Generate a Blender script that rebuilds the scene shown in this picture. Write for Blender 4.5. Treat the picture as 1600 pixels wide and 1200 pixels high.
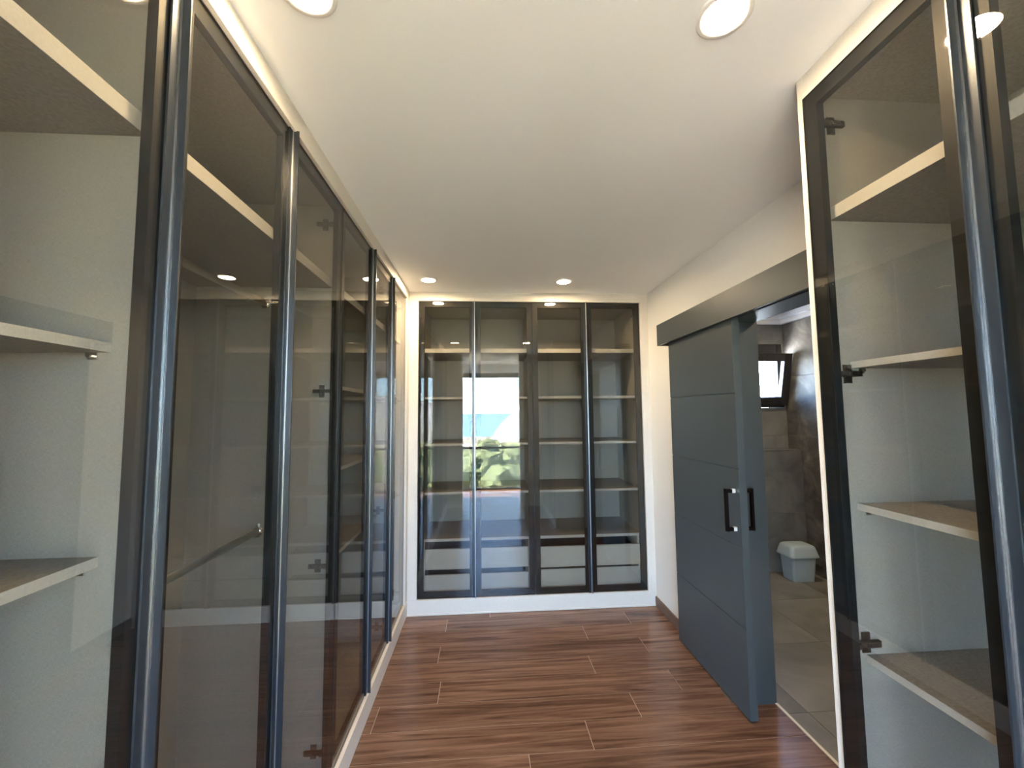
import bpy, bmesh, math, random
from mathutils import Vector, Matrix

random.seed(7)
sc = bpy.context.scene
for o in list(bpy.data.objects):
    bpy.data.objects.remove(o)
C = sc.collection

# ------------------------------------------------------------------ camera, sky, sun, exposure
F_PX, YAW, PITCH, ROLL, CAM_H = 633.39, 0.0685, 0.0709, -0.0097, 1.5575
cam_d = bpy.data.cameras.new('camera')
cam = bpy.data.objects.new('camera', cam_d)
C.objects.link(cam)
cam_d.sensor_fit = 'HORIZONTAL'
cam_d.sensor_width = 36.0
cam_d.lens = 36.0 * F_PX / 1600.0
cam_d.clip_start = 0.02
cam_d.clip_end = 12000
fw = Vector((math.sin(YAW) * math.cos(PITCH), math.cos(YAW) * math.cos(PITCH), math.sin(PITCH)))
rt = Vector((math.cos(YAW), -math.sin(YAW), 0))
up = rt.cross(fw)
r2 = rt * math.cos(ROLL) + up * math.sin(ROLL)
u2 = -rt * math.sin(ROLL) + up * math.cos(ROLL)
M = Matrix.Identity(4)
for i in range(3):
    M[i][0], M[i][1], M[i][2] = r2[i], u2[i], -fw[i]
M[2][3] = CAM_H
cam.matrix_world = M
sc.camera = cam

world = bpy.data.worlds.new('sky')
sc.world = world
world.use_nodes = True
wn = world.node_tree
wn.nodes.clear()
sky = wn.nodes.new('ShaderNodeTexSky')
sky.sky_type = 'NISHITA'
sky.sun_disc = False
sky.sun_elevation = math.radians(48)
sky.sun_rotation = math.radians(-113)
sky.air_density = 0.6
sky.dust_density = 0.0
sky.ozone_density = 2.0
bg = wn.nodes.new('ShaderNodeBackground')
bg.inputs['Strength'].default_value = 5.2
wo = wn.nodes.new('ShaderNodeOutputWorld')
wn.links.new(sky.outputs[0], bg.inputs[0])
wn.links.new(bg.outputs[0], wo.inputs[0])

sun_d = bpy.data.lights.new('sun', 'SUN')
sun_d.energy = 300.0
sun_d.angle = math.radians(0.6)
sun_d.color = (1.0, 0.95, 0.86)
sun = bpy.data.objects.new('sun', sun_d)
C.objects.link(sun)
sun.rotation_euler = Vector((0.62, 0.27, -0.80)).to_track_quat('-Z', 'Y').to_euler()
sun.location = (0, 0, 20)

def portal(name, loc, direction, sx, sy):
    d = bpy.data.lights.new(name, 'AREA')
    d.shape = 'RECTANGLE'
    d.size, d.size_y = sx, sy
    d.cycles.is_portal = True
    o = bpy.data.objects.new(name, d)
    C.objects.link(o)
    o.location = loc
    o.rotation_euler = Vector(direction).to_track_quat('-Z', 'Z').to_euler()
    return o
portal('balcony_window_portal', (0.15, -1.86, 1.16), (0, 1, 0), 4.9, 2.28)
portal('bathroom_window_portal', (2.78, 4.26, 1.92), (0, -1, 0), 0.7, 0.68)

LAMP = 400.0
vs = sc.view_settings
vs.view_transform = 'Standard'
vs.look = 'None'
vs.exposure = 0.65
vs.gamma = 1.0
vs.use_curve_mapping = False
cy = sc.cycles
cy.use_denoising = True
cy.max_bounces = 14
cy.diffuse_bounces = 6
cy.glossy_bounces = 6
cy.transmission_bounces = 8
cy.transparent_max_bounces = 32
cy.caustics_reflective = True
cy.blur_glossy = 1.0
cy.caustics_refractive = False
cy.sample_clamp_indirect = 12.0

# ------------------------------------------------------------------ materials
def new_mat(name):
    m = bpy.data.materials.new(name)
    m.use_nodes = True
    nt = m.node_tree
    return m, nt, nt.nodes['Principled BSDF']

def N(nt, kind, **kw):
    n = nt.nodes.new(kind)
    for k, v in kw.items():
        if hasattr(n, k):
            setattr(n, k, v)
        else:
            n.inputs[k.replace('_', ' ')].default_value = v
    return n

def ramp(nt, fac, stops):
    r = nt.nodes.new('ShaderNodeValToRGB')
    el = r.color_ramp.elements
    while len(el) < len(stops):
        el.new(0.5)
    for e, (p, c) in zip(el, stops):
        e.position = p
        e.color = (*c, 1)
    nt.links.new(fac, r.inputs[0])
    return r.outputs[0]

def coords(nt, scale, rand=False):
    tc = N(nt, 'ShaderNodeTexCoord')
    geo = N(nt, 'ShaderNodeNewGeometry')
    mp = N(nt, 'ShaderNodeMapping')
    mp.inputs['Scale'].default_value = scale
    src = geo.outputs['Position']
    if rand:
        oi = N(nt, 'ShaderNodeObjectInfo')
        mul = N(nt, 'ShaderNodeMath', operation='MULTIPLY')
        mul.inputs[1].default_value = 37.0
        nt.links.new(oi.outputs['Random'], mul.inputs[0])
        add = N(nt, 'ShaderNodeVectorMath', operation='ADD')
        nt.links.new(src, add.inputs[0])
        nt.links.new(mul.outputs[0], add.inputs[1])
        src = add.outputs[0]
    nt.links.new(src, mp.inputs[0])
    return mp.outputs[0]

def bump(nt, b, height, strength, dist=0.002):
    bp = N(nt, 'ShaderNodeBump')
    bp.inputs['Strength'].default_value = strength
    bp.inputs['Distance'].default_value = dist
    nt.links.new(height, bp.inputs['Height'])
    nt.links.new(bp.outputs[0], b.inputs['Normal'])

def paint(name, col, rough=0.6, noise=0.03, bscale=40, bst=0.05):
    m, nt, b = new_mat(name)
    v = coords(nt, (bscale,) * 3)
    n = N(nt, 'ShaderNodeTexNoise')
    n.inputs['Detail'].default_value = 4
    nt.links.new(v, n.inputs['Vector'])
    c0 = tuple(x * (1 - noise) for x in col)
    c1 = tuple(min(1, x * (1 + noise)) for x in col)
    nt.links.new(ramp(nt, n.outputs[0], [(0.3, c0), (0.7, c1)]), b.inputs['Base Color'])
    b.inputs['Roughness'].default_value = rough
    bump(nt, b, n.outputs[0], bst)
    return m

def metal(name, col, rough, metallic=1.0):
    m, nt, b = new_mat(name)
    v = coords(nt, (300, 300, 6))
    n = N(nt, 'ShaderNodeTexNoise')
    nt.links.new(v, n.inputs['Vector'])
    nt.links.new(ramp(nt, n.outputs[0], [(0.3, tuple(x * .92 for x in col)), (0.7, col)]), b.inputs['Base Color'])
    b.inputs['Metallic'].default_value = metallic
    b.inputs['Roughness'].default_value = rough
    return m

def glass(name, tint, f0=0.043, rough=0.0):
    """thin pane: tinted see-through with a Fresnel mirror on each face"""
    m = bpy.data.materials.new(name)
    m.use_nodes = True
    nt = m.node_tree
    nt.nodes.clear()
    out = N(nt, 'ShaderNodeOutputMaterial')
    geo = N(nt, 'ShaderNodeNewGeometry')
    dot = N(nt, 'ShaderNodeVectorMath', operation='DOT_PRODUCT')
    nt.links.new(geo.outputs['Incoming'], dot.inputs[0])
    nt.links.new(geo.outputs['Normal'], dot.inputs[1])
    ab = N(nt, 'ShaderNodeMath', operation='ABSOLUTE')
    nt.links.new(dot.outputs['Value'], ab.inputs[0])
    om = N(nt, 'ShaderNodeMath', operation='SUBTRACT', use_clamp=True)
    om.inputs[0].default_value = 1.0
    nt.links.new(ab.outputs[0], om.inputs[1])
    pw = N(nt, 'ShaderNodeMath', operation='POWER')
    nt.links.new(om.outputs[0], pw.inputs[0])
    pw.inputs[1].default_value = 5.0
    ma = N(nt, 'ShaderNodeMath', operation='MULTIPLY_ADD', use_clamp=True)
    nt.links.new(pw.outputs[0], ma.inputs[0])
    ma.inputs[1].default_value = 1 - f0
    ma.inputs[2].default_value = f0
    tr = N(nt, 'ShaderNodeBsdfTransparent')
    tr.inputs[0].default_value = (*tint, 1)
    gl = N(nt, 'ShaderNodeBsdfGlossy')
    gl.inputs['Roughness'].default_value = rough
    mx = N(nt, 'ShaderNodeMixShader')
    nt.links.new(ma.outputs[0], mx.inputs[0])
    nt.links.new(tr.outputs[0], mx.inputs[1])
    nt.links.new(gl.outputs[0], mx.inputs[2])
    nt.links.new(mx.outputs[0], out.inputs[0])
    return m

def emit(name, col, strength):
    m = bpy.data.materials.new(name)
    m.use_nodes = True
    nt = m.node_tree
    nt.nodes.clear()
    out = N(nt, 'ShaderNodeOutputMaterial')
    e = N(nt, 'ShaderNodeEmission')
    e.inputs[0].default_value = (*col, 1)
    e.inputs[1].default_value = strength
    nt.links.new(e.outputs[0], out.inputs[0])
    return m

def wood_planks():
    m, nt, b = new_mat('walnut_plank')
    v = coords(nt, (0.9, 17, 17), rand=True)
    n = N(nt, 'ShaderNodeTexNoise')
    n.inputs['Scale'].default_value = 1.6
    n.inputs['Detail'].default_value = 8
    n.inputs['Distortion'].default_value = 1.3
    nt.links.new(v, n.inputs['Vector'])
    v2 = coords(nt, (5, 160, 160), rand=True)
    n2 = N(nt, 'ShaderNodeTexNoise')
    n2.inputs['Detail'].default_value = 4
    nt.links.new(v2, n2.inputs['Vector'])
    mixf = N(nt, 'ShaderNodeMath', operation='MULTIPLY_ADD')
    nt.links.new(n2.outputs[0], mixf.inputs[0])
    mixf.inputs[1].default_value = 0.25
    sub = N(nt, 'ShaderNodeMath', operation='SUBTRACT')
    nt.links.new(n.outputs[0], sub.inputs[0])
    sub.inputs[1].default_value = 0.125
    nt.links.new(sub.outputs[0], mixf.inputs[2])
    col = ramp(nt, mixf.outputs[0], [(0.30, (0.070, 0.034, 0.019)), (0.47, (0.145, 0.076, 0.046)),
                                    (0.60, (0.20, 0.110, 0.070)), (0.75, (0.28, 0.162, 0.106))])
    oi = N(nt, 'ShaderNodeObjectInfo')
    hsv = N(nt, 'ShaderNodeHueSaturation')
    mr = N(nt, 'ShaderNodeMapRange')
    mr.inputs['To Min'].default_value = 0.85
    mr.inputs['To Max'].default_value = 1.15
    nt.links.new(oi.outputs['Random'], mr.inputs[0])
    nt.links.new(mr.outputs[0], hsv.inputs['Value'])
    nt.links.new(col, hsv.inputs['Color'])
    nt.links.new(hsv.outputs[0], b.inputs['Base Color'])
    b.inputs['Roughness'].default_value = 0.26
    bump(nt, b, mixf.outputs[0], 0.08)
    return m

def linen(name, a, c):
    """laminate with a fine woven print"""
    m, nt, b = new_mat(name)
    facs = []
    for s in ((30, 30, 420), (420, 420, 30)):
        v = coords(nt, s)
        n = N(nt, 'ShaderNodeTexNoise')
        n.inputs['Detail'].default_value = 3
        nt.links.new(v, n.inputs['Vector'])
        facs.append(n.outputs[0])
    add = N(nt, 'ShaderNodeMath', operation='ADD')
    nt.links.new(facs[0], add.inputs[0])
    nt.links.new(facs[1], add.inputs[1])
    half = N(nt, 'ShaderNodeMath', operation='MULTIPLY')
    nt.links.new(add.outputs[0], half.inputs[0])
    half.inputs[1].default_value = 0.5
    nt.links.new(ramp(nt, half.outputs[0], [(0.42, a), (0.58, c)]), b.inputs['Base Color'])
    b.inputs['Roughness'].default_value = 0.6
    return m

def laminate(name, a, c):
    m, nt, b = new_mat(name)
    v = coords(nt, (60, 60, 60))
    n = N(nt, 'ShaderNodeTexNoise')
    n.inputs['Detail'].default_value = 5
    nt.links.new(v, n.inputs['Vector'])
    nt.links.new(ramp(nt, n.outputs[0], [(0.35, a), (0.65, c)]), b.inputs['Base Color'])
    b.inputs['Roughness'].default_value = 0.45
    return m

def stone(name, stops, scale, rough, rand=True, bst=0.1):
    m, nt, b = new_mat(name)
    v = coords(nt, (scale,) * 3, rand=rand)
    n = N(nt, 'ShaderNodeTexNoise')
    n.inputs['Scale'].default_value = 1.0
    n.inputs['Detail'].default_value = 9
    n.inputs['Roughness'].default_value = 0.62
    n.inputs['Distortion'].default_value = 0.6
    nt.links.new(v, n.inputs['Vector'])
    nt.links.new(ramp(nt, n.outputs[0], stops), b.inputs['Base Color'])
    b.inputs['Roughness'].default_value = rough
    bump(nt, b, n.outputs[0], bst, 0.004)
    return m

MT = {}
MT['ceiling'] = paint('white_ceiling_paint', (0.87, 0.875, 0.87), 0.55, 0.01, 40, 0.015)
MT['wall'] = paint('white_wall_paint', (0.80, 0.785, 0.75), 0.6)
MT['trim'] = laminate('cream_laminate', (0.62, 0.565, 0.495), (0.70, 0.645, 0.57))
MT['linen'] = linen('grey_linen_laminate', (0.34, 0.328, 0.305), (0.46, 0.446, 0.415))
MT['shelf'] = linen('taupe_linen_shelf', (0.24, 0.23, 0.21), (0.34, 0.325, 0.30))
MT['edge'] = linen('pale_linen_edge', (0.52, 0.505, 0.48), (0.62, 0.605, 0.575))
MT['frame'] = metal('black_anodised', (0.011, 0.014, 0.018), 0.5, 0.0)
MT['fin'] = metal('black_handle', (0.013, 0.016, 0.020), 0.34, 0.0)
MT['alu'] = metal('satin_aluminium', (0.72, 0.72, 0.72), 0.3)
MT['chrome'] = metal('chrome', (0.85, 0.85, 0.85), 0.12)
MT['post'] = metal('bright_satin_nickel', (0.88, 0.87, 0.84), 0.35, 0.3)
MT['hinge'] = metal('nickel_hinge', (0.16, 0.152, 0.145), 0.32)
MT['bronze'] = metal('dark_bronze', (0.045, 0.035, 0.035), 0.25, 0.9)
MT['glass'] = glass('bronze_tinted_glass', (0.825, 0.808, 0.77), 0.048)
MT['clear'] = glass('clear_glass', (0.96, 0.975, 0.97))
MT['plank'] = wood_planks()
MT['screed'] = paint('pale_joint_filler', (0.34, 0.235, 0.165), 0.8)
MT['door'] = paint('slate_blue_paint', (0.056, 0.067, 0.072), 0.42, 0.04, 30, 0.03)
MT['skirt'] = paint('brown_skirting', (0.16, 0.10, 0.07), 0.45)
MT['tile_floor'] = stone('grey_floor_tile', [(0.34, (0.115, 0.112, 0.102)), (0.66, (0.22, 0.213, 0.195))], 2.2, 0.42)
MT['tile_wall'] = stone('concrete_wall_tile', [(0.34, (0.085, 0.086, 0.082)), (0.66, (0.19, 0.188, 0.176))], 3.0, 0.45)
MT['tile_slate'] = stone('dark_slate_tile', [(0.30, (0.045, 0.045, 0.043)), (0.48, (0.10, 0.098, 0.092)), (0.60, (0.17, 0.163, 0.15)), (0.74, (0.33, 0.31, 0.28))], 4.0, 0.6)
MT['grout'] = paint('grey_grout', (0.30, 0.29, 0.27), 0.9)
MT['pvc'] = metal('dark_brown_window_frame', (0.018, 0.015, 0.014), 0.4, 0.0)
MT['bin'] = paint('pale_blue_plastic', (0.42, 0.53, 0.58), 0.38, 0.02)
MT['white_plastic'] = paint('white_lamp_trim', (0.85, 0.83, 0.80), 0.4, 0.01)
MT['lens'] = emit('warm_lamp_lens', (1.0, 0.775, 0.49), LAMP)
MT['gap_shade'] = paint('gap_shade_black', (0.02, 0.022, 0.025), 0.5)  # painted shade for the drawer gaps, also used on the drawer boxes
MT['rail'] = metal('oval_rail_aluminium', (0.62, 0.60, 0.56), 0.35)
MT['leaf'] = stone('green_foliage', [(0.36, (0.02, 0.035, 0.012)), (0.5, (0.10, 0.13, 0.045)), (0.64, (0.24, 0.26, 0.12))], 7.0, 0.8)
MT['bark'] = stone('brown_bark', [(0.3, (0.06, 0.04, 0.025)), (0.7, (0.14, 0.10, 0.07))], 6.0, 0.9)
MT['rock'] = stone('pale_limestone', [(0.35, (0.22, 0.22, 0.18)), (0.5, (0.55, 0.52, 0.47)), (0.7, (0.72, 0.70, 0.66))], 0.12, 0.95)
MT['soil'] = stone('dry_grass', [(0.3, (0.24, 0.21, 0.15)), (0.7, (0.46, 0.40, 0.30))], 0.3, 0.95, rand=False)
MT['sea'] = paint('blue_sea', (0.02, 0.075, 0.16), 0.25, 0.1, 0.01)
MT['roof'] = paint('terracotta', (0.50, 0.20, 0.09), 0.8)

# ------------------------------------------------------------------ builders
ROOT = {}                      # world origin of each parent, so parts can be given in world coordinates

def origin(parent):
    return ROOT.get(parent.name, Vector((0, 0, 0))) if parent else Vector((0, 0, 0))

def link(name, me, mat, parent=None):
    o = bpy.data.objects.new(name, me)
    C.objects.link(o)
    if mat is not None and not me.materials:
        me.materials.append(mat)
    if parent is not None:
        o.parent = parent
        ROOT[o.name] = origin(parent)
    return o

def thing(name, label, cat, loc, group=None):
    o = bpy.data.objects.new(name, None)
    C.objects.link(o)
    o.location = loc
    o.empty_display_size = 0.05
    o['label'] = label
    o['category'] = cat
    if group:
        o['group'] = group
    ROOT[o.name] = Vector(loc)
    return o

def tag(o, label, cat, group=None):
    o['label'] = label
    o['category'] = cat
    if group:
        o['group'] = group
    return o

def struct(o, label=None):
    o['kind'] = 'structure'
    if label:
        o['label'] = label
    return o

def add_box(bm, b, off=Vector((0, 0, 0)), rot=None, bev=0.0):
    x0, x1, y0, y1, z0, z1 = b
    if x0 > x1: x0, x1 = x1, x0
    if y0 > y1: y0, y1 = y1, y0
    if z0 > z1: z0, z1 = z1, z0
    vs_ = [bm.verts.new(Vector(p) - off) for p in
           [(x0, y0, z0), (x1, y0, z0), (x1, y1, z0), (x0, y1, z0), (x0, y0, z1), (x1, y0, z1), (x1, y1, z1), (x0, y1, z1)]]
    fs = [bm.faces.new([vs_[i] for i in f]) for f in
          [(0, 3, 2, 1), (4, 5, 6, 7), (0, 1, 5, 4), (1, 2, 6, 5), (2, 3, 7, 6), (3, 0, 4, 7)]]
    if bev:
        es = list({e for f in fs for e in f.edges})
        bmesh.ops.bevel(bm, geom=es, offset=bev, segments=2, profile=0.7, affect='EDGES')
    return vs_

def add_cyl(bm, p0, p1, r, seg=16, off=Vector((0, 0, 0)), r1=None):
    p0, p1 = Vector(p0) - off, Vector(p1) - off
    d = p1 - p0
    q = d.to_track_quat('Z', 'Y').to_matrix().to_4x4()
    bmesh.ops.create_cone(bm, cap_ends=True, segments=seg, radius1=r, radius2=r if r1 is None else r1,
                          depth=d.length, matrix=Matrix.Translation((p0 + p1) / 2) @ q)

def finish(name, bm, mat, parent=None, smooth=False):
    me = bpy.data.meshes.new(name)
    bmesh.ops.recalc_face_normals(bm, faces=bm.faces)
    bm.to_mesh(me)
    bm.free()
    if smooth:
        for p in me.polygons:
            p.use_smooth = True
    return link(name, me, mat, parent)

def boxes(name, bs, mat, parent=None, bev=0.0):
    bm = bmesh.new()
    off = origin(parent)
    for b in bs:
        add_box(bm, b, off, bev=bev)
    return finish(name, bm, mat, parent)

def box(name, b, mat, parent=None, bev=0.0):
    return boxes(name, [b], mat, parent, bev)

# ------------------------------------------------------------------ room shell
H = 2.55
XL, XR, YB, XW, YE = -0.605, 1.378, 3.291, 0.950, 1.103    # cabinet fronts and walls
YWIN = -1.66                                               # inner face of the window wall behind the camera
DOOR_Y0, DOOR_Y1, WALL_X2 = 1.22, 2.17, 1.54
BX, BY, BY0 = 3.13, 4.02, 0.95                             # bathroom walls
ZTOP, ZBOT = 2.473, 0.120

YD0, YD1, DXA, DXB = -0.45, -0.260, -0.370, 0.600       # entrance just behind the camera
BRX0, BRX1 = -2.6, 3.0                                   # bedroom behind the camera
floor = struct(boxes('floor', [(-1.30, 1.545, YD0, 3.98, -0.20, -0.0016), (BRX0, BRX1, -1.85, YD0, -0.20, -0.0016)], MT['screed']), 'walnut plank floor of the dressing room')
known = {5: 0.705, 4: 1.06, 3: 0.656, 2: 1.10, 1: 0.796, 0: 0.50, -1: 0.195, 6: -0.285, 7: 0.036}
PL = 1.36
gx = 0.0018
for k in range(-21, 11):
    y0, y1 = 1.96 + .18 * k, 1.96 + .18 * (k + 1)
    y1 = min(y1, 3.96)
    j = known.get(k, random.uniform(0, PL))
    xa, xb = (-1.26, 1.538) if y0 > YD0 - .18 else (BRX0, BRX1)
    x = j - PL * 4
    while x < xb:
        a, b = max(x, xa), min(x + PL, xb)
        if b - a > 0.02:
            bm = bmesh.new()
            cx, cyy = (a + b) / 2, (y0 + y1) / 2
            add_box(bm, (a - cx + gx, b - cx - gx, y0 - cyy + gx, y1 - cyy - gx, -0.0015, 0.0), bev=0.0005)
            o = finish('plank', bm, MT['plank'], floor)
            o.location = (cx, cyy, 0)
        x += PL

struct(boxes('ceiling', [(-1.45, 1.545, YD0, 4.25, H, H + 0.25), (BRX0 - .2, BRX1 + .2, -1.95, YD0, H, H + .25)], MT['ceiling']), 'smooth white ceiling')
struct(box('wall_left', (-1.45, -1.262, YD1 + .0005, 4.20, 0, H), MT['wall']))
struct(box('wall_back', (-1.262, 1.54, 3.955, 4.20, 0, H), MT['wall']))
struct(boxes('wall_right', [(XR, WALL_X2, DOOR_Y1 + 0.012, 3.955, 0, H),
                            (XR, WALL_X2, DOOR_Y0 - 0.012, DOOR_Y1 + 0.012, 2.072, H),
                            (XR, WALL_X2, 1.106, DOOR_Y0 - 0.012, 0, H),
                            (1.562, 1.70, YD1 + .0005, 0.84, 0, H)], MT['wall']), 'white wall beside the sliding door')
struct(boxes('wall_entrance', [(BRX0, DXA, YD0, YD1, 0, H), (DXB, BRX1, YD0, YD1, 0, H)], MT['wall']))
WX0, WX1, WZ1 = -2.30, 2.60, 2.29
struct(boxes('wall_window', [(BRX0, WX0, -1.90, YWIN, 0, H), (WX1, BRX1, -1.90, YWIN, 0, H),
                             (WX0, WX1, -1.90, YWIN, WZ1 + 0.09, H)], MT['wall']))
struct(boxes('wall_bedroom', [(BRX0 - .2, BRX0, -1.90, YD1, 0, H), (BRX1, BRX1 + .2, -1.90, YD1, 0, H)], MT['wall']))
struct(box('baseboard_right', (XR - 0.012, XR - 0.0005, DOOR_Y1 + 0.07, YB - 0.001, 0.0005, 0.075), MT['skirt']), 'brown skirting board under the white wall')

# cream boards round the cabinets
def trim(n, bs, label):
    return struct(boxes('trim_%d' % n, bs, MT['trim'], bev=0.0012), label)
LB0, RB0 = -.136, -.090
LG, RG, BG = -0.618, 0.942, 3.302                        # outer faces of the glass doors
trim(1, [(XL - 0.035, XL, YD1 + .001, YB - 0.001, ZTOP + 0.002, H - 0.0005)], 'cream board above the long row of glass doors')
trim(2, [(XL - 0.035, XL, YD1 + .001, YB - 0.001, 0.0005, ZBOT - 0.014),
         (XL - 0.035, XL + .003, YD1 + .001, YB - 0.001, ZBOT - 0.0135, ZBOT - 0.003)], 'cream plinth under the long row of glass doors')
trim(3, [(XL - 0.035, XL, 3.219, YB - 0.001, ZBOT - 0.0025, ZTOP + 0.0015)], 'cream filler strip in the corner of the long row')
trim(4, [(XL + .0005, XR - .0005, YB, YB + 0.03, ZTOP + 0.003, H - 0.0005)], 'cream board above the drawer cabinets')
trim(5, [(XL + .0005, XR - .0005, YB, YB + 0.03, 0.0005, ZBOT - 0.003),
         (XL + .0005, XR - .0005, YB - .006, YB - .0002, 0.0005, 0.012)], 'cream plinth under the drawer cabinets')
trim(6, [(XL + .0005, -0.531, YB, YB + 0.03, ZBOT - .0025, ZTOP + .0025)], 'cream upright beside the drawer cabinets, in the corner')
trim(7, [(1.311, XR - .0005, YB, YB + 0.03, ZBOT - .0025, ZTOP + .0025)], 'cream upright between drawer cabinets and white wall')
trim(8, [(XW, XW + 0.035, YD1 + .001, YE - .0255, ZTOP + 0.003, H - 0.0005)], 'cream board above the glass doors by the bathroom')
trim(9, [(XW, XW + 0.035, YD1 + .001, YE - .0255, 0.0005, ZBOT - 0.003)], 'cream plinth under the glass doors by the bathroom')
trim(10, [(XW, 1.556, YE - .025, YE, 0.0005, H - 0.0005)], 'cream end panel of the cabinet by the bathroom doorway')
trim(14, [(XL - 0.035, XL, YD1 + .001, LB0 - .002, ZBOT - .0025, ZTOP + .0015)], 'cream filler strip of the long row beside the entrance')
trim(15, [(XW, XW + .035, YD1 + .001, RB0 - .002, ZBOT - .0025, ZTOP + .0025)], 'cream filler strip beside the entrance, opposite the long row')
trim(11, [(WALL_X2 - .006, WALL_X2 + .008, DOOR_Y0, DOOR_Y1, 0.0003, 0.006)], 'pale threshold strip between planks and tiles')

# ------------------------------------------------------------------ glass fronted cabinets
def mapper(side):
    if side == 'left':
        return lambda u0, u1, v0, v1, z0, z1: (LG - v0, LG - v1, u0, u1, z0, z1)
    if side == 'right':
        return lambda u0, u1, v0, v1, z0, z1: (RG + v0, RG + v1, u0, u1, z0, z1)
    return lambda u0, u1, v0, v1, z0, z1: (u0, u1, BG + v0, BG + v1, z0, z1)

def pt(m, u, v, z):
    b = m(u, u, v, v, z, z)
    return Vector((b[0], b[2], b[4]))

def hinge(m, door, u, s, z):
    """cross mounting plate, arm and cup of a concealed hinge on a side panel; s = direction into the cabinet"""
    off = origin(door)
    bm = bmesh.new()
    add_box(bm, m(u, u + s * .004, .055, .078, z - .026, z + .026), off, bev=.001)
    add_box(bm, m(u + s * .004, u + s * .014, .036, .100, z - .008, z + .008), off, bev=.0015)
    add_box(bm, m(u + s * .014, u + s * .018, .058, .092, z - .006, z + .006), off, bev=.001)
    add_box(bm, m(u, u + s * .022, .024, .038, z - .007, z + .007), off, bev=.001)
    for dz in (-.019, .019):
        add_cyl(bm, pt(m, u + s * .003, .0665, z + dz), pt(m, u + s * .0065, .0665, z + dz), .005, 10, off)
    add_cyl(bm, pt(m, u + s * .017, .066, z), pt(m, u + s * .0205, .066, z), .0045, 10, off)
    add_cyl(bm, pt(m, u + s * .017, .086, z), pt(m, u + s * .0205, .086, z), .0035, 10, off)
    return finish('hinge', bm, MT['hinge'], door)

FW = 0.044
def make_door(m, cab, u0, u1, handle=None, hinge_u=None, s=1, leg=-1, zs=(2.38, 1.656, .940, .222)):
    g = .0015
    a, b = u0 + g, u1 - g
    z0, z1 = ZBOT, ZTOP
    v0, v1 = .0045, .0245
    d = boxes('door', [m(a, a + FW, v0, v1, z0, z1), m(b - FW, b, v0, v1, z0, z1),
                       m(a + FW, b - FW, v0, v1, z0, z0 + FW), m(a + FW, b - FW, v0, v1, z1 - FW, z1)], MT['frame'], cab)
    p = box('glass_pane', m(a + .001, b - .001, 0, .004, z0 + .001, z1 - .001), MT['glass'], d)
    e = .0016
    boxes('edge_strip', [m(a, a + .001, 0, v0 - .0002, z0, z1), m(b - .001, b, 0, v0 - .0002, z0, z1),
                         m(a + .001, b - .001, 0, v0 - .0002, z0, z0 + .001), m(a + .001, b - .001, 0, v0 - .0002, z1 - .001, z1)], MT['frame'], d)
    if handle is not None:
        h = boxes('handle', [m(handle - .024, handle - .0045, -.0045, -.0004, z0 - .004, z1 + .004),
                             m(handle - .0005, handle + .0028, -.022, -.0004, z0 - .004, z1 + .004)], MT['fin'], d)
        box('bright_strip', m(handle - .0042, handle - .0008, -.0060, -.0004, z0 - .003, z1 + .003), MT['alu'], d)['label'] = 'thin bright aluminium strip'
    if hinge_u is not None:
        for z in zs:
            hinge(m, d, hinge_u, s, z)
    return d

def shelf_pins(m, cab, u0, u1, z, vf):
    for u, s in ((u0, 1), (u1, -1)):
        off = origin(cab)
        bm = bmesh.new()
        add_cyl(bm, pt(m, u, vf + .03, z - .006), pt(m, u + s * .012, vf + .03, z - .006), .0045, 8, off)
        add_box(bm, m(u, u + s * .003, vf + .022, vf + .038, z - .014, z - .0005), off)
        finish('shelf_pin', bm, MT['chrome'], cab)

def rail(m, cab, u0, u1, z, v):
    off = origin(cab)
    bm = bmesh.new()
    n = 16
    ring = [(math.cos(t) * .0075, math.sin(t) * .015) for t in [2 * math.pi * i / n for i in range(n)]]
    A = [bm.verts.new(pt(m, u0 + .006, v + dv, z + dz) - off) for dv, dz in ring]
    B = [bm.verts.new(pt(m, u1 - .006, v + dv, z + dz) - off) for dv, dz in ring]
    for i in range(n):
        bm.faces.new((A[i], A[(i + 1) % n], B[(i + 1) % n], B[i]))
    bm.faces.new(A); bm.faces.new(B)
    r = finish('clothes_rail', bm, MT['rail'], cab, True)
    for u, s in ((u0, 1), (u1, -1)):
        bm = bmesh.new()
        add_cyl(bm, pt(m, u + s * .0002, v, z), pt(m, u + s * .007, v, z), .019, 20, off)
        add_box(bm, m(u, u + s * .014, v - .010, v + .010, z - .022, z - .012), off, bev=.002)
        add_cyl(bm, pt(m, u, v, z + .026), pt(m, u + s * .006, v, z + .026), .008, 12, off)
        finish('rail_bracket', bm, MT['chrome'], r, True)

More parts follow.
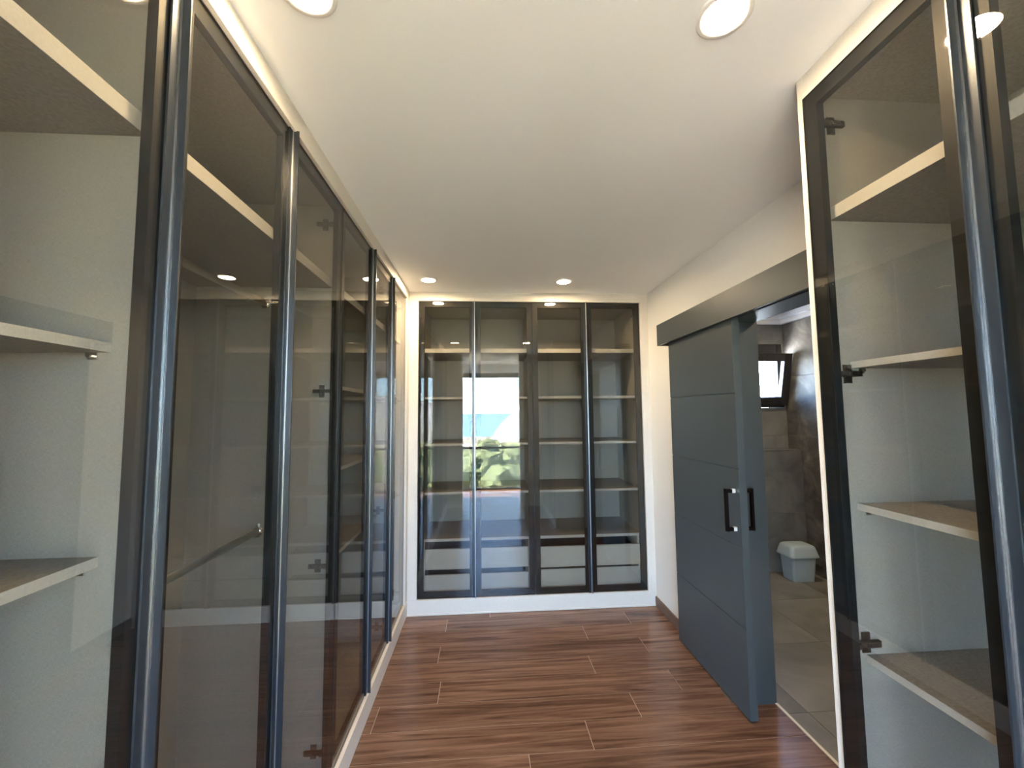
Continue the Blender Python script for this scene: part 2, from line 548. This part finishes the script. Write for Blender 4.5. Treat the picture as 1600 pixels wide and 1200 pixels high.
T = .018
SH = [(2.137, .036, .034), (1.695, .018, .077), (1.306, .018, .077), (.912, .018, .077)]
def cabinet(side, u0, u1, doors, label, shelves=(), rails=(), drawers=None, group=None, div=None, depth=.60):
    m = mapper(side)
    mid = pt(m, (u0 + u1) / 2, depth / 2, 0)
    cab = thing('wardrobe_cabinet', label, 'wardrobe', (mid.x, mid.y, 0), group)
    q = .0004
    ia, ib = u0 + T, u1 - T
    box('side_panel', m(u0 + q, ia, .031, depth, .0006, ZTOP + .012), MT['linen'], cab)
    box('side_panel', m(ib, u1 - q, .031, depth, .0006, ZTOP + .012), MT['linen'], cab)
    box('back_panel', m(ia, ib, depth - .010, depth, .10, ZTOP + .012), MT['linen'], cab)
    box('top_panel', m(ia, ib, .031, depth - .010, ZTOP - .006, ZTOP + .012), MT['linen'], cab)
    box('bottom_panel', m(ia, ib, .031, depth - .010, ZBOT - .006, ZBOT + .012), MT['linen'], cab)
    for z, t, vf in shelves:
        sf = box('shelf', m(ia + .0004, ib - .0004, vf + .0012, depth - .011, z - t, z), MT['shelf'], cab)
        box('edge_band', m(ia + .0004, ib - .0004, vf, vf + .0011, z - t, z), MT['edge'], sf)['label'] = 'pale front edge of the shelf'
        if t < .02:
            shelf_pins(m, cab, ia, ib, z - t, vf)
    for z in rails:
        rail(m, cab, ia, ib, z, .305)
    if drawers:
        # plinth frame, top board and two drawers with finger gaps
        zt = .556
        sf = box('drawer_top', m(ia + .0004, ib - .0004, .0562, depth - .011, zt - .022, zt), MT['shelf'], cab)
        box('edge_band', m(ia + .0004, ib - .0004, .055, .0561, zt - .022, zt), MT['edge'], sf)
        for ua, ub in ((ia + .0004, ia + .030), (ib - .030, ib - .0004)):
            box('drawer_side', m(ua, ub, .058, depth - .012, ZBOT + .0125, zt - .0225), MT['edge'], cab)
        box('gap_shade_sheet', m(ia + .031, ib - .031, .30, .31, ZBOT + .013, zt - .023), MT['gap_shade'], cab)  # black sheet standing in for the shade behind the finger gaps
        for (za, zb, out) in drawers:
            v = .060 - out
            bm = bmesh.new()
            off = origin(cab)
            add_box(bm, m(ia + .034 - (.010 if out > .012 else 0), ib - .034 + (.010 if out > .012 else 0), v, v + .018, za, zb), off, bev=.001)
            d = finish('drawer', bm, MT['edge'], cab)
            boxes('drawer_box', [m(ia + .045, ia + .057, v + .0185, .29, za + .02, zb - .035),
                                 m(ib - .057, ib - .045, v + .0185, .29, za + .02, zb - .035),
                                 m(ia + .0575, ib - .0575, v + .0185, .29, za + .02, za + .030)], MT['gap_shade'], d)
    for dd in doors:
        make_door(m, cab, *dd)
    return cab

LB = [.341, .818, 1.300, 1.780, 2.254, 2.730, 3.215]
cabinet('left', LB[0], LB[1], [(LB[0], LB[1], LB[1], LB[0] + T, 1)],
        'single glass door cabinet with shelves set back behind its side panel', SH)
cabinet('left', LB[1], LB[3], [(LB[1], LB[2], LB[2], LB[1] + T, 1), (LB[2], LB[3], None, LB[3] - T, -1)],
        'double glass door cabinet with two hanging rails and nickel hinges', SH[:1], (2.030, 1.085))
cabinet('left', LB[3], LB[5], [(LB[3], LB[4], LB[4], LB[3] + T, 1), (LB[4], LB[5], LB[5], LB[5] - T, -1)],
        'double glass door cabinet with shelves, next to the narrow corner cabinet', SH)
cabinet('left', LB[5], LB[6], [(LB[5], LB[6], None, LB[6] - T, -1)],
        'narrow single glass door cabinet in the corner beside the drawer cabinets', SH)
cabinet('left', LB0, LB[0], [(LB0, LB[0], None, LB0 + T, 1)],
        'single glass door cabinet of the long row beside the entrance', SH)
XB = [-.528, -.075, .398, .853, 1.308]
BSH = [(2.092, .034, .050), (1.692, .018, .055), (1.312, .018, .055), (.922, .018, .055)]
cabinet('back', XB[0], XB[2], [(XB[0], XB[1], XB[1], XB[0] + T, 1), (XB[1], XB[2], None, XB[2] - T, -1)],
        'double glass door cabinet with shelves and two closed drawers, reflecting the window', BSH,
        drawers=((.318, .474, .008), (.136, .276, .008)))
cabinet('back', XB[2], XB[4], [(XB[2], XB[3], XB[3], XB[2] + T, 1), (XB[3], XB[4], None, XB[4] - T, -1)],
        'double glass door cabinet with shelves and upper drawer pulled forward', BSH,
        drawers=((.318, .478, .040), (.136, .292, .010)))
RB = [0, 0, 0, .300, .690, 1.077]
RSH = [(2.132, .036, .045), (1.690, .018, .078), (1.303, .018, .070), (.908, .018, .066)]
cabinet('right', RB[3], RB[5], [(RB[4], RB[5], RB[4], RB[5] - T, -1), (RB[3], RB[4], None, RB[3] + T, 1)],
        'double glass door cabinet with four shelves beside the bathroom doorway', RSH)
cabinet('right', RB0, RB[3], [(RB0, RB[3], None, RB0 + T, 1)],
        'single glass door cabinet beside the entrance, opposite the long row', RSH)

# ------------------------------------------------------------------ sliding door and its cover board
DX0, DX1, DY0, DY1, DZ0, DZ1 = 1.315, 1.357, 2.048, 2.790, 0.012, 2.066
door = struct(box('door_1', (DX0 + .004, DX1 - .004, DY0, DY1, DZ0, DZ1), MT['door']), 'slate blue sliding door with four horizontal grooves, half open')
zs = [DZ0, .452, .853, 1.252, 1.650, DZ1]
for i in range(5):
    box('panel', (DX0, DX0 + .0038, DY0, DY1, zs[i] + (.0030 if i else 0), zs[i + 1] - (.0030 if i < 4 else 0)), MT['door'], door, bev=.0009)
    box('panel', (DX1 - .0038, DX1, DY0, DY1, zs[i] + (.0030 if i else 0), zs[i + 1] - (.0030 if i < 4 else 0)), MT['door'], door, bev=.0009)
box('floor_guide', (DX0 - .006, DX0 - .0005, 2.20, 2.29, 0.0005, 0.010), MT['alu'], door)
HY = 2.088
for fx, s in ((DX0, -1), (DX1, 1)):
    bm = bmesh.new()
    add_box(bm, (fx + s * .042, fx + s * .056, HY - .010, HY + .010, .928, 1.148), bev=.003)
    add_box(bm, (fx + s * .018, fx + s * .043, HY - .008, HY + .008, .930, .950), bev=.002)
    add_box(bm, (fx + s * .018, fx + s * .043, HY - .008, HY + .008, 1.126, 1.146), bev=.002)
    h = finish('handle', bm, MT['bronze'], door)
    h['label'] = 'dark bronze pull handle'
    for z0 in (.930, 1.126):
        box('chrome_post', (fx + s * .0003, fx + s * .0178, HY - .008, HY + .008, z0, z0 + .020), MT['post'], h, bev=.001)

pel = thing('door_pelmet', 'long slate grey track cover board above the sliding door', 'pelmet', (1.33, 2.0, 2.041))
box('front_board', (1.283, 1.299, 1.118, 2.905, 2.041, 2.196), MT['door'], pel, bev=.001)
box('top_board', (1.2992, XR - .0006, 1.118, 2.905, 2.180, 2.196), MT['door'], pel)
box('end_board', (1.2992, XR - .0006, 2.889, 2.905, 2.041, 2.1795), MT['door'], pel)
box('track', (1.318, 1.354, 1.12, 2.885, 2.110, 2.150), MT['frame'], pel)

struct(boxes('trim_12', [(XR - .004, WALL_X2 + .004, DOOR_Y1, DOOR_Y1 + .0115, 0.0006, 2.0595),
                         (XR - .004, WALL_X2 + .004, DOOR_Y0 - .0115, DOOR_Y0, 0.0006, 2.0595),
                         (XR - .004, WALL_X2 + .004, DOOR_Y0 - .0115, DOOR_Y1 + .0115, 2.06, 2.0715)], MT['door'], bev=.001),
       'slate blue lining of the bathroom doorway')

# ------------------------------------------------------------------ bathroom
bf = struct(box('floor_bathroom', (1.5455, BX + .2, BY0 - .1, BY + .2, -0.20, -0.010), MT['grout']), 'grey tiled bathroom floor')
def tiles(parent, axis, fixed, thick, a0, a1, b0, b1, ta, tb, oa, ob, mat, name='tile'):
    """clip a grid of tiles to a rectangle; axis is the facing direction, fixed the outer face"""
    i = math.floor((a0 - oa) / ta)
    g = .0012
    while oa + i * ta < a1:
        p0, p1 = max(oa + i * ta, a0), min(oa + (i + 1) * ta, a1)
        k = math.floor((b0 - ob) / tb)
        while ob + k * tb < b1:
            q0, q1 = max(ob + k * tb, b0), min(ob + (k + 1) * tb, b1)
            if p1 - p0 > .02 and q1 - q0 > .02:
                P = (p0 + g, p1 - g)
                Q = (q0 + g, q1 - g)
                F = (fixed - thick, fixed) if axis[0] == '+' else (fixed, fixed + thick)
                b = {'x': (*F, *P, *Q), 'y': (*P, *F, *Q), 'z': (*P, *Q, *F)}[axis[1]]
                cxx = Vector(((b[0] + b[1]) / 2, (b[2] + b[3]) / 2, (b[4] + b[5]) / 2))
                bm = bmesh.new()
                add_box(bm, b, cxx, bev=.0006)
                o = finish(name, bm, mat, parent)
                o.location = cxx
            k += 1
        i += 1
tiles(bf, '+z', 0.0, .0098, 1.55, BX - .001, BY0 + .001, BY - .001, .60, .60, 1.66, .30, MT['tile_floor'])

bwx = (2.42, 3.118, 1.585, 2.250)       # bathroom window opening
wb = struct(boxes('wall_bathroom_window', [(1.5405, bwx[0], BY + .010, BY + .24, 0, 2.66), (bwx[0], BX + .20, BY + .010, BY + .24, 0, bwx[2]),
                                           (bwx[0], BX + .20, BY + .010, BY + .24, bwx[3], 2.66), (bwx[1], BX + .20, BY + .010, BY + .24, bwx[2], bwx[3])], MT['grout']),
            'concrete tiled bathroom wall with the window')
for (a0, a1, b0, b1) in ((1.55, bwx[0], .02, 2.452), (bwx[0], BX - .001, 1.166, bwx[2]), (bwx[0], BX - .001, bwx[3], 2.452)):
    tiles(wb, '-y', BY, .0098, a0, a1, b0, b1, 1.20, .60, 1.93, .10, MT['tile_wall'])
wr = struct(box('wall_bathroom_right', (BX + .010, BX + .2, BY0 - .1, BY + .009, 0, 2.66), MT['grout']), 'dark slate tiled bathroom wall')
tiles(wr, '-x', BX, .0098, BY0 + .001, BY - .001, .001, 2.452, 1.20, .60, 2.25, .10, MT['tile_slate'])
struct(boxes('wall_bathroom_near', [(1.563, BX + .2, BY0 - .25, BY0 - .101, 0, 2.66)], MT['tile_wall']))
struct(box('wall_bathroom_left', (1.5402, 1.5452, DOOR_Y1 + .02, BY + .009, 0.0, 2.60), MT['tile_wall']))
# boxed-in ledge below the window
lg = struct(box('wall_bathroom_ledge', (2.05, BX - .001, 3.850, BY - .001, 0.001, 1.150), MT['grout']), 'tiled half height ledge below the bathroom window')
tiles(lg, '-y', 3.840, .0098, 2.05, BX - .001, .002, 1.158, 1.20, .60, 1.93, .56, MT['tile_wall'])
box('top_slab', (2.05, BX - .001, 3.8402, BY - .001, 1.1595, 1.166), MT['alu'], lg)
struct(box('ceiling_bathroom', (1.5455, BX + .2, BY0 - .1, BY + .009, 2.56, 2.70), MT['ceiling']), 'white bathroom ceiling')
struct(boxes('trim_13', [(1.5455, BX - .001, BY - .075, BY - .0005, 2.500, 2.5595), (1.5455, BX - .001, BY - .040, BY - .0005, 2.455, 2.4995),
                         (BX - .075, BX - .0005, BY0, BY - .0755, 2.500, 2.5595), (BX - .040, BX - .0005, BY0, BY - .0405, 2.455, 2.4995)], MT['ceiling'], bev=.006),
       'white moulded cornice round the bathroom ceiling')

win = struct(boxes('window_1', [(bwx[0] + .001, bwx[0] + .056, BY + .002, BY + .062, bwx[2] + .001, bwx[3] - .001),
                                (bwx[1] - .056, bwx[1] - .001, BY + .002, BY + .062, bwx[2] + .001, bwx[3] - .001),
                                (bwx[0] + .056, bwx[1] - .056, BY + .002, BY + .062, bwx[2] + .001, bwx[2] + .056),
                                (bwx[0] + .056, bwx[1] - .056, BY + .002, BY + .062, bwx[3] - .10, bwx[3] - .001)], MT['pvc'], bev=.004),
             'dark brown tilt window open inwards in the bathroom')
# tilted sash: built upright about its bottom edge, then turned
sw, sh_ = bwx[1] - bwx[0] - .012, .530
bm = bmesh.new()
f = .080
for b in ((-sw / 2, -sw / 2 + f, -.05, 0, 0, sh_), (sw / 2 - f, sw / 2, -.05, 0, 0, sh_), (-sw / 2 + f, sw / 2 - f, -.05, 0, 0, f), (-sw / 2 + f, sw / 2 - f, -.05, 0, sh_ - f, sh_)):
    add_box(bm, b, bev=.004)
sash = finish('sash', bm, MT['pvc'], win)
sash.location = ((bwx[0] + bwx[1]) / 2, BY - .001, bwx[2] + .035)
sash.rotation_euler = (math.radians(12), 0, 0)
bm = bmesh.new()
add_box(bm, (-sw / 2 + f - .004, sw / 2 - f + .004, -.028, -.020, f - .004, sh_ - f + .004))
finish('pane', bm, MT['clear'], sash)
bm = bmesh.new()
add_box(bm, (-.055, .055, -.064, -.0505, sh_ - .045, sh_ - .022), bev=.003)
add_box(bm, (-.012, .012, -.080, -.064, sh_ - .055, sh_ - .012), bev=.003)
finish('handle', bm, MT['pvc'], sash)

# pedal-less plastic bin with overhanging lid
bn = thing('waste_bin', 'pale blue plastic waste bin with ribbed body and overhanging lid', 'bin', (2.895, 3.680, 0.0003))
def rrect(hx, hy, r, n=6):
    out = []
    for cxs, cys, a in ((1, 1, 0), (-1, 1, 90), (-1, -1, 180), (1, -1, 270)):
        for i in range(n + 1):
            t = math.radians(a + 90 * i / n)
            out.append((cxs * (hx - r) + r * math.cos(t), cys * (hy - r) + r * math.sin(t)))
    return out
def loft(name, rings, mat, parent, caps=(True, True), smooth=True):
    bm = bmesh.new()
    vs_ = [[bm.verts.new((x, y, z)) for x, y in ring] for ring, z in rings]
    n = len(vs_[0])
    for a, b in zip(vs_, vs_[1:]):
        for i in range(n):
            bm.faces.new((a[i], a[(i + 1) % n], b[(i + 1) % n], b[i]))
    if caps[0]: bm.faces.new(vs_[0])
    if caps[1]: bm.faces.new(vs_[-1])
    return finish(name, bm, mat, parent, smooth)
def ribbed(hx, hy, r):
    base = rrect(hx, hy, r, 6)
    out = []
    n = len(base)
    for i in range(n):
        a, b = Vector(base[i]), Vector(base[(i + 1) % n])
        L = (b - a).length
        k = max(1, int(L / .0045))
        nr = Vector((b - a)[::1]).normalized()
        nr = Vector((nr.y, -nr.x))
        for j in range(k):
            p = a + (b - a) * j / k
            if k > 4 and j % 2:
                p = p - nr * .0022
            out.append((p.x, p.y))
    return out
rb = [ribbed(.112, .085, .030)]
def scale_ring(r, s): return [(x * s, y * s) for x, y in r]
loft('body', [(scale_ring(rb[0], .90), 0), (scale_ring(rb[0], .92), .004), (scale_ring(rb[0], 1.06), .205), (scale_ring(rb[0], 1.10), .212), (scale_ring(rb[0], 1.10), .222)], MT['bin'], bn, smooth=False)
loft('lid', [(rrect(.140, .108, .036), .216), (rrect(.143, .111, .038), .222), (rrect(.138, .107, .038), .236), (rrect(.124, .094, .036), .290),
             (rrect(.116, .086, .034), .308), (rrect(.100, .072, .030), .318), (rrect(.060, .040, .02), .324)], MT['bin'], bn)

# ------------------------------------------------------------------ downlights
def downlight(x, y, label, z=H):
    o = thing('ceiling_downlight', label, 'ceiling light', (x, y, z), 'recessed ceiling downlights')
    def lathe(name, prof, mat, seg=40):
        bm = bmesh.new()
        rings = [[bm.verts.new((r * math.cos(2 * math.pi * i / seg), r * math.sin(2 * math.pi * i / seg), z)) for i in range(seg)] for r, z in prof]
        for a, b in zip(rings, rings[1:]):
            for i in range(seg):
                bm.faces.new((a[i], a[(i + 1) % seg], b[(i + 1) % seg], b[i]))
        if name == 'lens':
            bm.faces.new(rings[-1])
        return finish(name, bm, mat, o, True)
    lathe('trim_ring', [(.066, -.0004), (.066, -.004), (.063, -.006), (.050, -.0055), (.0485, -.004), (.0485, -.0004)], MT['white_plastic'])
    lathe('lens', [(.0482, -.0030), (.030, -.0034), (.004, -.0035)], MT['lens'])
for y, where in ((2.985, 'near the drawer cabinets'), (.91, 'near the bathroom doorway')):
    for x, side in ((-.41, 'on the long cabinet row side'), (.605, 'on the bathroom side')):
        downlight(x, y, 'round warm downlight %s, %s' % (where, side))

downlight(2.45, 3.25, 'unseen warm downlight added to brighten the bathroom, towards its window', 2.56)  # added out of view to brighten the bathroom
downlight(2.2, 1.7, 'unseen warm downlight added to brighten the bathroom, away from its window', 2.56)  # second added lamp, hidden from the camera, lifts the dark bathroom

# ------------------------------------------------------------------ balcony window behind the camera, seen in the glass
w2 = struct(boxes('window_2', [(WX0 + .001, WX0 + .05, -1.84, -1.76, 0.001, WZ1), (WX1 - .05, WX1 - .001, -1.84, -1.76, 0.001, WZ1),
                               (WX0 + .05, WX1 - .05, -1.84, -1.76, WZ1, WZ1 + .089), (WX0 + .05, WX1 - .05, -1.84, -1.76, 0.001, .030),
                               (-.62, -.56, -1.83, -1.77, .030, WZ1), (1.02, 1.08, -1.83, -1.77, .030, WZ1)], MT['frame']), 'wide balcony window in a dark frame')
for a, b in ((WX0 + .051, -.621), (-.559, 1.019), (1.081, WX1 - .051)):
    box('pane', (a, b, -1.805, -1.797, .031, WZ1 - .001), MT['clear'], w2)
gr = thing('balcony_railing', 'low glass balcony railing with slim dark top rail', 'railing', (.23, -2.06, -.10))
box('top_rail', (WX0 - .3, WX1 + .3, -2.08, -2.04, .800, .850), MT['frame'], gr)
box('glass_panel', (WX0 - .3, WX1 + .3, -2.066, -2.056, -.09, .7995), MT['clear'], gr)
box('foot_rail', (WX0 - .3, WX1 + .3, -2.08, -2.04, -.12, -.0905), MT['frame'], gr)
struct(box('floor_balcony', (-3, 3.4, -2.15, -1.905, -.35, -.121), MT['wall']))

# landscape
struct(box('bounce_ground', (-40, 40, 4.5, 60, -.6, -.4), MT['wall']), 'added pale ground bouncing sun in through the bathroom window')  # added unseen reflector, throws sunlight up to the bathroom ceiling
def grid_mesh(name, x0, x1, y0, y1, nx, ny, zf, mat):
    bm = bmesh.new()
    g = [[bm.verts.new((x0 + (x1 - x0) * i / nx, y0 + (y1 - y0) * j / ny, zf(x0 + (x1 - x0) * i / nx, y0 + (y1 - y0) * j / ny))) for i in range(nx + 1)] for j in range(ny + 1)]
    for j in range(ny):
        for i in range(nx):
            bm.faces.new((g[j][i], g[j][i + 1], g[j + 1][i + 1], g[j + 1][i]))
    return finish(name, bm, mat, None, True)
from mathutils import noise as mn
ter = grid_mesh('garden_ground', -120, 120, -260, -2.6, 40, 40, lambda x, y: -4.6 + y * .035 + 0.5 * mn.noise(Vector((x * .05, y * .05, 0))), MT['soil'])
struct(ter, 'dry sloping garden ground below the balcony')
sea = grid_mesh('sea', -6000, 6000, -9000, -255, 4, 4, lambda x, y: -14.5, MT['sea'])
struct(sea, 'calm blue sea on the horizon')
hill = grid_mesh('limestone_hill', 3, 75, -190, -140, 40, 24,
                 lambda x, y: -12 + (21 * math.sin(math.pi * min(1, max(0, (x - 3) / 72))) ** .5) * math.sin(math.pi * min(1, max(0, (y + 190) / 50))) ** .6 + 1.6 * mn.noise(Vector((x * .2, y * .2, 3))), MT['rock'])
struct(hill, 'pale limestone hill beyond the garden')
def tree(x, y, h, r, label):
    gz = -4.8 + y * .035
    t = thing('garden_tree', label, 'tree', (x, y, gz), 'trees below the balcony')
    bm = bmesh.new()
    add_cyl(bm, (0, 0, 0), (0, 0, h * .6), .14, 10, r1=.07)
    finish('trunk', bm, MT['bark'], t)
    bm = bmesh.new()
    for k in range(9):
        a = random.uniform(0, 6.28)
        d = random.uniform(0, r * .6)
        c = Vector((math.cos(a) * d, math.sin(a) * d, h - r + random.uniform(-.5, .35) * r))
        rr = r * random.uniform(.42, .62)
        vb = len(bm.verts)
        bmesh.ops.create_icosphere(bm, subdivisions=3, radius=rr, matrix=Matrix.Translation(c))
        bm.verts.ensure_lookup_table()
        for v in bm.verts[vb:]:
            v.co = c + (v.co - c) * (1 + .35 * mn.noise(v.co * 3.1) + .2 * mn.noise(v.co * 9))
    finish('crown', bm, MT['leaf'], t)
for i in range(14):
    row, k = divmod(i, 3)
    y = -7.5 - 6.0 * row
    x = (k - 1) * (.26 * -y + 1.2) + random.uniform(-.4, .4) + .4 + (row % 2) * 1.2
    tree(x, y, (4.8 - y * .035) + CAM_H - .075 * -y - random.uniform(0, .5), random.uniform(1.2, 1.5) + .015 * -y,
         'bushy green tree in the garden below the balcony window')
